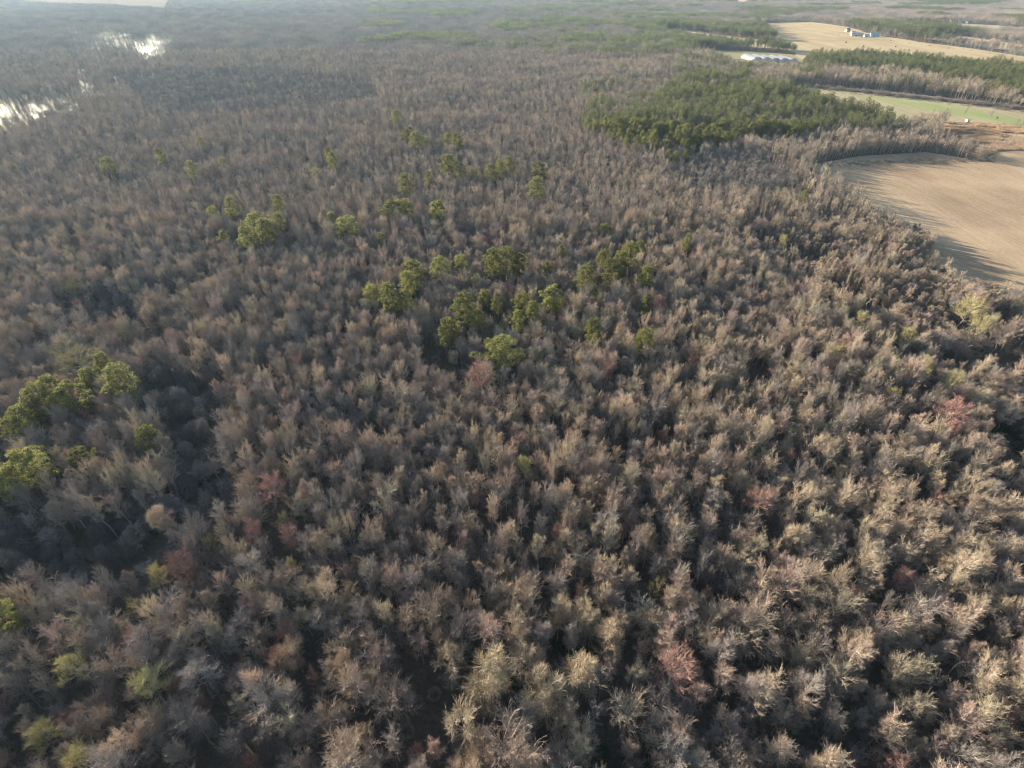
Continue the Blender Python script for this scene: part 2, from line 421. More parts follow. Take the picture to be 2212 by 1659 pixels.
def mask_any(polys, x, y):
    r = np.zeros(np.shape(x), bool)
    for p in polys: r |= inside(x, y, p)
    return r
def scatter(cell, ymin, ymax, margin):
    """jittered grid of points over the part of the ground that the camera can see, and a margin round it"""
    ny = int((ymax-ymin)/cell); out = []
    for j in range(ny):
        y = ymin+(j+.5)*cell
        hw = (y*CP+CAM_H*SP)*CX/FPX*1.13+margin
        n = int(2*hw/cell); xs = (np.arange(n)+.5)*cell-hw + (j % 2)*cell*.5
        out.append(np.stack([xs, np.full(n, y)], 1))
        out[-1][:, 0] += rng.uniform(-.5, .5)*cell
    p = np.concatenate(out)
    p = p + rng.uniform(-.52, .52, p.shape)*cell
    return p[:, 0], p[:, 1]

# ------------------------------------------------------------------ things that are copied
def tag(o, label=None, cat=None, group=None, kind=None):
    if label: o['label'] = label
    if cat: o['category'] = cat
    if group: o['group'] = group
    if kind: o['kind'] = kind
    return o
taken = []                                                      # (x, y, radius) of trees placed one by one
def place(name, trunk_me, crown_me, x, y, s, rz, lean=0., sxy=1.0):
    r = bpy.data.objects.new(name, None); COL.objects.link(r)
    r.empty_display_size = .5
    r.location = (x, y, float(terrain(x, y))-.1); r.rotation_euler = (lean*math.cos(rz), lean*math.sin(rz), rz); r.scale = (s*sxy, s*sxy, s)
    for nm, me in (('trunk', trunk_me), ('crown', crown_me)):
        c = bpy.data.objects.new(nm, me); COL.objects.link(c); c.parent = r
    return r

# ------------------------------------------------------------------ the ground
def litter_mat():
    m, n, l, b = new_mat('leaf_litter')
    p = geo_pos(n, l)
    a = ramp(n, l, noise(n, l, .05, 5, p), [(.35, (.044, .038, .031)), (.65, (.090, .072, .052))])
    c = ramp(n, l, noise(n, l, 1.2, 5, p), [(.3, .7), (.7, 1.35)])
    x = mixc(n, l, 1.0, a, c, 'MULTIPLY')
    g = ramp(n, l, noise(n, l, .11, 3, p), [(.62, 0.), (.74, .5)])
    x = mixc(n, l, g, x, (.030, .042, .018))
    l.new(x, b.inputs['Base Color']); return m
def graded(lo, hi, near, k=1.16, c0=30, c1=900, step=20):
    xs = list(np.arange(c0, c1, step)); d = step; x = xs[-1]
    while x < hi: d *= k; x += d; xs.append(min(x, hi))
    left = []; x = c0; d = step
    while x > lo: x -= d; left.append(max(x, lo)); d *= near
    return np.array(left[::-1]+xs)
gx = graded(-7000, 7000, 1.16, 1.16, -1500, 1800, 30); gy = graded(-600, 9000, 1.3, 1.12, 0, 2600, 30)
X, Y = np.meshgrid(gx, gy); Z = terrain(X, Y)
nv, nh = X.shape
me = bpy.data.meshes.new('ground')
idx = np.arange(nv*nh).reshape(nv, nh)
quads = np.stack([idx[:-1, :-1], idx[:-1, 1:], idx[1:, 1:], idx[1:, :-1]], -1).reshape(-1, 4)
me.from_pydata(np.stack([X, Y, Z], -1).reshape(-1, 3).tolist(), [], quads.tolist())
me.materials.append(litter_mat()); me.update()
for p in me.polygons: p.use_smooth = True
g = bpy.data.objects.new('ground', me); COL.objects.link(g); tag(g, kind='structure')

def sheet(name, poly, mat, lift, step, label=None):
    """a level sheet that follows the ground inside POLY"""
    P = []; n = len(poly)
    for i in range(n):                                          # wander the outline a little, as field edges do
        a = np.array(poly[i]); b = np.array(poly[(i+1) % n]); k = max(1, int(np.hypot(*(b-a))/step))
        for j in range(k): P.append(a+(b-a)*j/k)
    P = np.array(P); w = step*.16
    P = P + np.stack([vnoise(P[:, 0], P[:, 1], step*2, 3)-.5, vnoise(P[:, 0], P[:, 1], step*2, 5)-.5], 1)*w*2
    x0, y0 = P.min(0); x1, y1 = P.max(0)
    GX, GY = np.meshgrid(np.arange(x0, x1, step), np.arange(y0, y1, step)); gxr, gyr = GX.ravel(), GY.ravel()
    k = inside(gxr, gyr, [tuple(q) for q in P]); inner = np.stack([gxr[k], gyr[k]], 1)
    pts = [Vector(q) for q in np.concatenate([P, inner]).tolist()]
    m = len(P)
    v, e, f, *_ = delaunay_2d_cdt(pts, [], [list(range(m))], 1, 1e-3)
    z = terrain(np.array([q.x for q in v]), np.array([q.y for q in v]))+lift
    me = bpy.data.meshes.new(name); me.from_pydata([(q.x, q.y, float(h)) for q, h in zip(v, z)], [], [list(t) for t in f])
    me.materials.append(mat)
    me.update()
    if me.polygons and sum(p.normal.z for p in me.polygons) < 0: me.flip_normals()
    for p in me.polygons: p.use_smooth = True
    o = bpy.data.objects.new(name, me); COL.objects.link(o); tag(o, kind='structure'); return o

def field_mat(name, c0, c1, rows=0.0, rot=0.0, patch=None, pscale=.01, pr=(.5, .6), tint=.015):
    m, n, l, b = new_mat(name); b.inputs['Specular IOR Level'].default_value = 0; b.inputs['Roughness'].default_value = 1
    p = geo_pos(n, l)
    x = ramp(n, l, noise(n, l, tint, 5, p), [(.35, c0), (.68, c1)])
    x = mixc(n, l, 1.0, x, ramp(n, l, noise(n, l, .6, 6, p), [(.3, .86), (.7, 1.14)]), 'MULTIPLY')
    if rows:
        pr_ = geo_pos(n, l, (1, .04, 1), rot)                   # worked in rows
        x = mixc(n, l, 1.0, x, ramp(n, l, noise(n, l, rows, 3, pr_), [(.35, .88), (.65, 1.1)]), 'MULTIPLY')
    if patch:
        x = mixc(n, l, ramp(n, l, noise(n, l, pscale, 3, p), [(pr[0], 0.), (pr[1], .75)]), x, patch)
    l.new(x, b.inputs['Base Color']); return m
def soil_mat():
    m = field_mat('bare_soil_stubble', (.275, .20, .13), (.40, .30, .195), .9, .9, (.30, .17, .09), .012, (.64, .75))
    n, l = m.node_tree.nodes, m.node_tree.links; b = n['Principled BSDF']; src = b.inputs['Base Color'].links[0].from_socket
    p = geo_pos(n, l, (1, 1, 1), .9)
    x = mixc(n, l, 1.0, src, ramp(n, l, noise(n, l, .022, 3, geo_pos(n, l, (1, .35, 1), .9)), [(.35, .80), (.6, 1.08)]), 'MULTIPLY')
    l.new(x, b.inputs['Base Color']); return m
sheet('ploughed_field', F_A, soil_mat(), .06, 12)
sheet('broomsedge_field', F_S, field_mat('orange_broomsedge', (.30, .21, .13), (.42, .31, .20), tint=.12, patch=(.12, .07, .05), pscale=.14, pr=(.52, .62)), .08, 12)
# field behind: pale stubble with a green strip of new grass along its length
def strip_mat():
    m = field_mat('pale_grass', (.29, .25, .15), (.37, .31, .19), .25, 1.2)
    n = m.node_tree.nodes; l = m.node_tree.links; b = n['Principled BSDF']
    src = b.inputs['Base Color'].links[0].from_socket
    a = np.array(at(1880, 206)); c = np.array(at(2212, 264)); d = c-a; L = float(np.hypot(*d)); th = math.atan2(d[1], d[0])
    g_ = n.new('ShaderNodeNewGeometry'); sx = n.new('ShaderNodeVectorMath'); sx.operation = 'SUBTRACT'; sx.inputs[1].default_value = (a[0], a[1], 0)
    l.new(g_.outputs['Position'], sx.inputs[0])
    dt = n.new('ShaderNodeVectorMath'); dt.operation = 'DOT_PRODUCT'; dt.inputs[1].default_value = (-math.sin(th), math.cos(th), 0); l.new(sx.outputs[0], dt.inputs[0])
    al = n.new('ShaderNodeVectorMath'); al.operation = 'DOT_PRODUCT'; al.inputs[1].default_value = (math.cos(th), math.sin(th), 0); l.new(sx.outputs[0], al.inputs[0])
    nz = n.new('ShaderNodeMath'); nz.operation = 'MULTIPLY_ADD'; nz.inputs[1].default_value = 60; l.new(noise(n, l, .012, 4, geo_pos(n, l)), nz.inputs[0]); l.new(dt.outputs['Value'], nz.inputs[2])
    ab = n.new('ShaderNodeMath'); ab.operation = 'SUBTRACT'; ab.inputs[1].default_value = 30; l.new(nz.outputs[0], ab.inputs[0])
    aa = n.new('ShaderNodeMath'); aa.operation = 'ABSOLUTE'; l.new(ab.outputs[0], aa.inputs[0])
    mr = n.new('ShaderNodeMapRange'); mr.inputs[1].default_value = 4; mr.inputs[2].default_value = 38; mr.inputs[3].default_value = .7; mr.inputs[4].default_value = 0; l.new(aa.outputs[0], mr.inputs[0])
    me_ = n.new('ShaderNodeMapRange'); me_.inputs[1].default_value = -40; me_.inputs[2].default_value = 70; l.new(al.outputs['Value'], me_.inputs[0])
    mu = n.new('ShaderNodeMath'); mu.operation = 'MULTIPLY'; l.new(mr.outputs[0], mu.inputs[0]); l.new(me_.outputs[0], mu.inputs[1])
    l.new(mixc(n, l, mu.outputs[0], src, (.20, .27, .09)), b.inputs['Base Color']); return m
sheet('grass_field', F_B, strip_mat(), .10, 14)
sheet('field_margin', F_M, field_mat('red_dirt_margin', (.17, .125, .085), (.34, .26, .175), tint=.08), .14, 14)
sheet('hay_field', F_C, field_mat('dry_hay_stubble', (.37, .285, .165), (.44, .345, .21), .12, 1.0, (.30, .215, .12), .006, (.55, .7)), .25, 22)
sheet('far_hay_field', F_D, field_mat('dry_stubble', (.35, .28, .18), (.42, .34, .22)), .3, 30)
sheet('distant_meadow', F_E, field_mat('dull_meadow', (.33, .32, .19), (.45, .39, .25)), .4, 40)
sheet('distant_clearing', F_T, field_mat('red_clay_clearing', (.42, .24, .17), (.55, .42, .33), tint=.02), .5, 60)
sheet('distant_pasture', F_L, field_mat('pink_green_pasture', (.27, .18, .13), (.19, .19, .11), tint=.006), .5, 60)
sheet('grass_lane', F_P, field_mat('pale_lane_grass', (.32, .26, .16), (.38, .31, .19)), .2, 20)
sheet('grass_strip', F_G, field_mat('mown_grass', (.30, .25, .14), (.22, .22, .10)), .12, 14)
def water_mat(rough=.09, bump=.12):
    m, n, l, b = new_mat('swamp_water')
    b.inputs['Base Color'].default_value = (.025, .028, .024, 1); b.inputs['Roughness'].default_value = rough
    b.inputs['Specular IOR Level'].default_value = .5; b.inputs['IOR'].default_value = 1.33
    bp = n.new('ShaderNodeBump'); bp.inputs['Strength'].default_value = bump; bp.inputs['Distance'].default_value = .12
    l.new(noise(n, l, .8, 4, geo_pos(n, l)), bp.inputs['Height']); l.new(bp.outputs[0], b.inputs['Normal']); return m
WM = water_mat()
sheet('swamp_water', W_1, WM, .12, 20)
sheet('creek_water', W_2, WM, .12, 6)
for k, (px, py) in enumerate([(498, 745), (190, 705), (935, 1085), (735, 1215), (150, 540), (92, 560), (335, 1310), (1700, 1250)]):
    c = at(px, py+20); a0 = random.random()*3
    poly = [(c[0]+math.cos(q)*(5+3*math.sin(2*q+a0)), c[1]+math.sin(q)*(7+3*math.cos(3*q))) for q in np.linspace(0, 6.283, 15)[:-1]]
    sheet('standing_water', poly, WM, .1, 3)

# ------------------------------------------------------------------ trees that stand out, each where the photograph shows it
marks = []                                                      # (px, py, short phrase): what the other labels refer to
singles = []                                                    # things still waiting for a relational label
red_parts = [(tree_parts[(s, 'trunk')], shape_mb[s][1].mesh('crown', [M['twig_red']])) for s in (0, 1, 3, 5)]
yel_parts = [(tree_parts[(s, 'trunk')], shape_mb[s][1].mesh('crown', [M['twig_yellow']])) for s in (0, 3, 4)]
def sized(px, py, rpx, Rc, H, zf=.74):
    """where a crown seen at (px, py) with radius rpx stands, and its scale"""
    s = 1.0
    for _ in range(4):
        z = H*s*zf; x, y = at(px, py, z); t = y*CP+(CAM_H-z)*SP
        s = rpx*t/FPX/Rc
        s = min(max(s, .45), 1.9)
    return x, y, s
def special(name, cat, group, parts, Rc, H, px, py, rpx, label=None, short=None, zf=.74, what=None):
    x, y, s = sized(px, py, rpx, Rc, H, zf)
    sz = max(min(s, 1.25), {'pine_tree': .98, 'vine_draped_tree': .8}.get(name, .88))
    o = place(name, parts[0], parts[1], x, y, sz, random.uniform(0, 6.28), random.gauss(0, .02), s/sz)
    tag(o, label, cat, group)
    taken.append((x, y, Rc*s)); t = y*CP+(CAM_H-H*.7)*SP
    if short: marks.append((px, py, short))
    if not label: singles.append((o, px, py, what))
    return o
PL = [(1080,730,42,'broad round bright green pine, the largest of the pines in mid picture','broad round pine'),
 (1000,648,28,'tall domed pine on a bare dark trunk behind the broad round pine','tall domed pine'),
 (875,652,17,'small yellow-green pine left of the tall domed pine','small yellow-green pine'),
 (1283,718,20,'dark green round pine alone among bare trees, between two other lone pines','dark round pine'),
 (1392,740,23,'lone bright green pine nearest the right of the scattered pines','lone bright pine'),
 (1267,590,25,'full rounded olive pine on the rise of bare trees, right of the centre','full olive pine'),
 (1195,632,21,'pale yellow-green pine by itself between the tall domed pine and the full olive pine',None),
 (250,805,30,'biggest sunlit pine at the upper end of the slanting pine row','top pine of the row'),
 (85,855,27,'wide pine near the lower end of the slanting pine row at the left edge','wide pine of the row'),
 (325,948,22,'pine standing alone in the dark vine thicket','pine in the thicket'),
 (178,993,18,'small bright pine in front of the pale slanting trunks in the thicket','small thicket pine'),
 (60,1010,30,'sunlit pine at the left edge below the slanting pine row','pine at the left edge'),
 (10,1335,26,'bright yellow-green pine cut off by the left edge, the lowest pine in view','lowest pine'),
 (945,435,18,'compact dark pine alone right of the pair of tall pines','compact dark pine'),
 (865,425,28,'wide pine, right one of the adjoining pair far up the middle','wide far pine'),
 (745,470,27,'spreading pine, the bigger of two side by side left of the middle','spreading pine'),
 (550,460,24,'tall pine at the top of the left cluster','cluster-top pine'),
 (985,280,15,'small far pine high up the middle, over a taller ragged pine','small far pine'),
 (230,352,15,'flat-topped dark pine standing alone at the far left','flat-topped pine')]
PR = [(1033,700,17),(970,712,21),(1118,705,13),(1130,655,23),(1095,545,25),(1120,565,18),(1065,565,18),(995,570,17),(950,580,19),(890,575,20),(840,628,24),(800,638,22),(880,612,20),(1325,548,26),(1360,548,18),(1380,545,14),(1305,560,16),(1395,600,17),(1335,565,15),(1305,500,16),(825,527,13),(840,425,20),(875,388,15),(718,477,14),(570,490,20),(530,500,18),(500,445,13),(465,467,13),(600,440,14),(485,520,10),(605,480,13),(545,485,16),(900,280,17),(880,275,12),(965,325,18),(968,300,12),(855,245,12),(345,335,11),(415,368,12),(483,357,11),(435,315,8),(710,335,10),(720,347,11),(1060,370,16),(1080,362,12),(1165,355,14),(1160,388,17),(1025,390,9),(995,370,12),(925,385,9),(1100,355,10),(215,815,20),(190,825,17),(150,845,22),(120,840,18),(75,880,24),(45,905,20),(28,930,15),(225,790,14),(85,1000,20),(30,1035,24),(8,1045,18),(1390,675,12),(1282,655,12),(1150,680,16),(1180,600,9),(1730,440,8),(1045,660,14),(1075,675,12),(1210,560,9),(1480,540,9)]
PRc = [p[1] for p in PINES]
for q, (px, py, r, lab, sh) in enumerate(PL):
    if px < 340: r *= 1.15
    k = (3, 0, 1, 1, 0, 0, 1, 0, 3, 0, 1, 0, 0, 1, 3, 3, 0, 1, 3)[q]
    special('pine_tree', 'pine', 'pines scattered among the bare trees', pine_parts[k], PRc[k], PINES[k][0], px, py, r, lab, sh)
for q, (px, py, r) in enumerate(PR):
    k = q % 4
    if px < 300 and py > 700: r *= 1.25
    special('pine_tree', 'pine', 'pines scattered among the bare trees', pine_parts[k], PRc[k], PINES[k][0], px, py, r, what='green pine')
RL = [(572,1035,34,'strong red budding tree at the edge of the dark vine thicket','strong red tree'),
 (597,1425,30,'bright red budding tree in the lower left, below a red and yellow one','bright red tree'),
 (622,1370,28,'budding tree of mixed red and yellow above the bright red tree','red and yellow tree'),
 (150,1560,27,'crimson budding tree by the lower left corner','crimson corner tree'),
 (1460,1430,52,'big dull red tree with upswept branches in the lower right middle','big dull red tree'),
 (395,1210,36,'wide pinkish red tree below the dark vine thicket','wide pink-red tree'),
 (1040,800,28,'salmon red fan-shaped tree below the broad round pine','salmon red tree'),
 (1310,800,20,'small salmon tree below the dark round pine','small salmon tree'),
 (2075,855,34,'rusty red crown over tall pale trunks near the right edge','rusty right tree'),
 (1642,1080,30,'pale red tree to the right of the middle, in the lower half','pale red tree'),
 (1951,1242,24,'purplish red low tree in the lower right woods','purplish red tree'),
 (1928,1645,30,'pink-red tree cut off by the bottom edge, toward the right','bottom-edge red tree'),
 (378,1485,22,'dark red crown touching a yellow-green one in the lower left','dark red crown'),
 (2017,1085,17,'narrow red-tipped tree right of the pale red tree','narrow red-tipped tree')]
RR = [(545,1145,26),(625,1160,24),(800,940,15),(645,790,18),(720,1010,18),(300,1390,20),(550,1660,17),(420,1240,20),(1200,1160,18),(1230,960,16),(1120,1110,15),(190,905,13),(2060,930,20),(1490,790,14),(1425,650,16),(1250,1290,16),(280,1420,16),(1700,1010,14),(2170,1540,22),(80,700,12),(170,660,12),(30,700,10),(860,860,13),(960,1190,14),(1520,1300,18),(10,1530,20),(1045,520,10),(690,1480,16),(1830,1290,20),(1330,1180,15),(900,1640,18),(450,1540,14),(1420,960,12),(1600,920,12)]
for q, (px, py, r, lab, sh) in enumerate(RL):
    k = (0, 1, 1, 0, 1, 0, 1, 3, 0, 1, 2, 0, 2, 3)[q]; s_ = SHAPES[(0, 1, 3, 5)[k]]
    special('red_budding_tree', 'tree', 'red budding trees among the bare ones', red_parts[k], s_[2], s_[1], px, py, r, lab, sh)
for q, (px, py, r) in enumerate(RR):
    k = q % 4; s_ = SHAPES[(0, 1, 3, 5)[k]]
    special('red_budding_tree', 'tree', 'red budding trees among the bare ones', red_parts[k], s_[2], s_[1], px, py, r, what='reddish budding tree')
YL = [(322,1480,38,'dome-shaped yellow-green tree touching a dark red crown in the lower left','yellow-green dome tree'),
 (172,1640,36,'bright yellow-green tree cut off by the bottom edge near the left corner','bottom-edge yellow tree'),
 (92,1580,34,'grey and yellow round tree beside the crimson corner tree','grey-yellow round tree'),
 (160,1435,32,'tall olive-yellow tree at the left, above the yellow-green dome tree','olive-yellow tree'),
 (298,1322,18,'small bright yellow tree alone in the lower left','small bright yellow tree'),
 (1135,1000,22,'narrow yellow-green tree alone in the middle of the lower half','narrow yellow tree'),
 (610,1122,18,'little lemon-yellow tree between red trees below the vine thicket','lemon-yellow tree'),
 (150,735,46,'very wide pale grey-green tree above the slanting pine row','very wide pale tree'),
 (2095,655,25,'bright yellow-green tree near the right edge below the ploughed field','yellow field-edge tree')]
YR = [(640,1240,13),(335,1240,22),(2060,820,22),(1930,855,18),(2000,790,20),(1790,760,20),(1030,605,13),(675,350,20),(2120,700,20),(460,1190,16),(1960,720,18),(150,620,16),(1690,520,12),(510,880,13),(1410,1290,15),(1860,690,16)]
for q, (px, py, r, lab, sh) in enumerate(YL):
    k = (0, 0, 1, 1, 0, 1, 1, 2, 2)[q]; s_ = SHAPES[(0, 3, 4)[k]]
    special('yellow_budding_tree', 'tree', 'yellow budding trees among the bare ones', yel_parts[k], s_[2], s_[1], px, py, r, lab, sh)
for q, (px, py, r) in enumerate(YR):
    k = q % 3; s_ = SHAPES[(0, 3, 4)[k]]
    special('yellow_budding_tree', 'tree', 'yellow budding trees among the bare ones', yel_parts[k], s_[2], s_[1], px, py, r, what='yellowish budding tree')
# tall trees hung with dry vines
def draped(H, Rc, seed, levels):
    t, c = MB(), MB(); bare_tree(H, Rc, 'round', 0, t, c, seed, dens=.8)
    random.seed(seed+1)
    for k in range(levels):                                     # curtains of vine hung on the limbs, higher and lower
        f = .22+.72*(k+random.random())/levels; a = random.random()*6.28; off = Rc*random.uniform(.15, .75)*(1.15-.5*abs(f-.55))
        cx_, cy_, cz_ = math.cos(a)*off, math.sin(a)*off, H*f; lr = random.uniform(.55, 1.15)*Rc*.42; lh = lr*random.uniform(1.1, 2.1)
        for i in range(420):
            q = rv()*random.uniform(.35, 1.)
            p = Vector((cx_+q.x*lr, cy_+q.y*lr, cz_+q.z*lh)); d = (Vector((q.x*.7+math.cos(a)*.3, q.y*.7+math.sin(a)*.3, .35))+rv()*.6).normalized()
            c.ribbon(p, p+d*random.uniform(.35, 1.1), .045, .012, 0, .2, .8)
    return t.mesh('trunk', [M['bark']]), c.mesh('crown', [M['twig_drape']])
DR = [draped(16.5, 3.3, 501, 13), draped(15.5, 3.6, 502, 11), draped(15, 2.2, 503, 10)]
for px, py, r, k, lab, sh in [(1050,1465,54,0,'tallest vine-draped tan tree, ragged, beside the dark gap at the bottom','ragged draped tree'),
   (1165,1500,48,1,'broad tan vine-draped tree right of the ragged draped tree','broad draped tree'),
   (1250,1455,40,0,'pale bushy vine-draped tree, third from the dark gap','pale draped tree'),
   (1318,1385,30,2,'slim upright vine-draped tree with a yellowish crown','slim draped tree'),
   (352,1130,22,2,'slim vine-draped snag at the lower edge of the dark thicket','draped snag'),
   (640,340*3+400,26,1,'brownish vine-hung tree in the lower left, under the red and yellow tree','vine-hung tree'),
   (1040,1635,40,1,'round tan vine-draped tree cut off by the bottom edge, near the middle','bottom-edge draped tree')]:
    special('vine_draped_tree', 'tree', 'trees hung with dry vines', DR[k], (3.3, 3.6, 2.2)[k], (16.5, 15.5, 15)[k], px, py, r, lab, sh, .6)

# ------------------------------------------------------------------ the woodland
D = {k: [] for k in ('bare', 'pine')}
def classify(x, y, hz, cell, whip_ok=True):
    """which of the scattered points carry a tree, of what kind, how tall and of what look"""
    px, py = project(x, y, hz)
    dj = 330/np.maximum(y, 60); qx = px+(vnoise(x, y, 24, 61)-.5)*70*dj; qy = py+(vnoise(x, y, 20, 62)-.5)*38*dj
    ok = np.ones(len(x), bool)
    for f in FIELDS: ok &= ~inside(x, y, f)
    gx_, gy_ = project(x, y, 0)
    wet = inside(x, y, W_1); openw = mask_any(OPEN_WATER, gx_, gy_)
    u = rng.random(len(x))
    ok &= ~(wet & (u < .30)); ok &= ~(openw & (u < .94) & (vnoise(x, y, 13, 77) > .29))
    ok &= ~inside(x, y, W_2)
    ok &= ~mask_any(GAPS, px, py)
    th = mask_any(THICKET, .6*px+.4*qx, .6*py+.4*qy)
    ok &= ~(th & (u < .94))
    for (tx, ty, tr) in taken:
        near = (np.abs(x-tx) < 14) & (np.abs(y-ty) < 14)
        if near.any(): ok &= ~(near & (np.hypot(x-tx, y-ty) < tr*.75+1.7))
    # keep the view open to the trees placed one by one
    pine = np.zeros(len(x), bool); up = rng.random(len(x))
    pn = vnoise(x, y, 28, 9)
    for pr, poly in PINEP:
        ins = inside(qx, qy, poly); pine |= ins & ((.45*up+.55*pn) < pr*.80)
    far = y > 1150
    pine |= far & (vnoise(x, y, 160, 4) > .66) & (up < .85) & ~inside(px, py, [(0, 0), (800, 0), (700, 400), (0, 400)])
    ok &= ~(pine & (rng.random(len(x)) < (.38 if cell < 10 else 0)))
    whip = mask_any(WHIPP, px, py) & ~pine & whip_ok
    h = .97 + .17*(vnoise(x, y, 45, 1)-.5)*2 + .14*(vnoise(x, y, 16, 12)-.5)*2 + rng.uniform(-.2, .2, len(x))
    h = np.where(y > 1000, np.maximum(h, .85), h)
    lowband = inside(px, py, [(240,150),(560,140),(800,165),(820,205),(560,240),(330,240)]) | inside(px, py, [(1430,330),(1640,320),(1740,372),(1700,400),(1500,410)]) 
    h = np.where(lowband, h*.78, h)
    scrub = inside(px, py, [(1640,400),(1760,365),(1850,405),(2010,460),(2060,560),(2220,610),(2260,960),(2080,900),(1900,700),(1700,600),(1600,480)])
    h = np.where(scrub, h*(.62+.38*vnoise(x, y, 30, 15)), h); ok &= ~(scrub & (vnoise(x, y, 17, 16) < .27))
    h = np.where(th, h*.7, h)
    return ok, px, py, pine, whip, h, lowband, wet
def looks(x, y, px, lowband, far):
    n = len(x); u = rng.random(n); a = vnoise(x, y, 60, 21); rightness = np.clip((px-900)/1000, 0, 1)
    w = np.stack([.30-.15*rightness, .26+.22*rightness+.1*(a > .6), .20+.2*(a < .35), .12+.12*rightness, .12-.06*rightness], 1)  # more tan and olive rightward: mostly warm front light put into tree colour
    w[lowband] = [.35, .05, .05, .1, .6]
    w /= w.sum(1, keepdims=True); c = np.cumsum(w, 1)
    return np.minimum((u[:, None] > c).sum(1), 4)
rng = np.random.default_rng(11)
x, y = scatter(3.55, 8, 1010, 45)
# the slender young trees stand closer together
x2, y2 = scatter(2.9, 120, 600, 20)
p2x, p2y = project(x2, y2, 11.); k2 = mask_any(WHIPP, p2x, p2y) & (rng.random(len(x2)) < .55); x = np.concatenate([x, x2[k2]]); y = np.concatenate([y, y2[k2]])
ok, px, py, pine, whip, h, lowb, wet = classify(x, y, 11., 4.2)
thin = rng.random(len(x)) < .90
ok &= thin
x, y, px, py, pine, whip, h, lowb = (q[ok] for q in (x, y, px, py, pine, whip, h, lowb))
lk = looks(x, y, px, lowb, False)
n = len(x)
si = np.where(rng.random(n) < .045, 8, rng.integers(0, 8, n)); wsi = len(SHAPES)+rng.integers(0, 2, n)
si = np.where(whip & (rng.random(n) < .8), wsi, si)
rot = rng.uniform(0, 6.28, n); sc = h; sxy = np.clip(rng.normal(.84, .17, n), .52, 1.4)
depth = y*CP+(CAM_H-11)*SP
infr = (px > -25) & (px < 2237) & (py > -20) & (py < 1700)
# one by one: the bare trees that show largest
cand = np.where(infr & ~pine)[0]; cand = cand[np.argsort(depth[cand])][:300]
SHP = {'round': 'round crown', 'fan': 'fan-shaped crown', 'narrow': 'narrow crown', 'spread': 'spreading crown', 'whip': 'slender crown', 'snag': 'sparse crown'}
LKP = {'grey': 'grey', 'tan': 'tan', 'pink': 'pinkish', 'olive': 'olive', 'dark': 'dark'}
solo = np.zeros(n, bool); solo[cand] = True
for i in cand:
    st = ALLSH[si[i]][0]; look = LOOKN[lk[i]]
    o = place('bare_tree', tree_parts[(int(si[i]), 'trunk')], crown_mesh(int(si[i]), look), float(x[i]), float(y[i]), float(sc[i]), float(rot[i]), random.gauss(0, .035), float(sxy[i]))
    tag(o, None, 'tree', 'leafless trees nearest the camera')
    singles.append((o, float(px[i]), float(py[i]), '%s bare tree, %s' % (LKP[look], SHP[st])))
# and the pines of the stands that show largest
pc = np.where(infr & pine)[0]; pc = pc[np.argsort(depth[pc])][:max(0, 300-len(PL)-len(PR))]
solo[pc] = True
for i in pc:
    k = int(rng.integers(0, 4))
    o = place('pine_tree', *pine_parts[k], float(x[i]), float(y[i]), float(sc[i]), float(rot[i]), random.gauss(0, .02), float(sxy[i]))
    tag(o, None, 'pine', 'pines of the green stand')
    singles.append((o, float(px[i]), float(py[i]), 'green pine in the stand'))

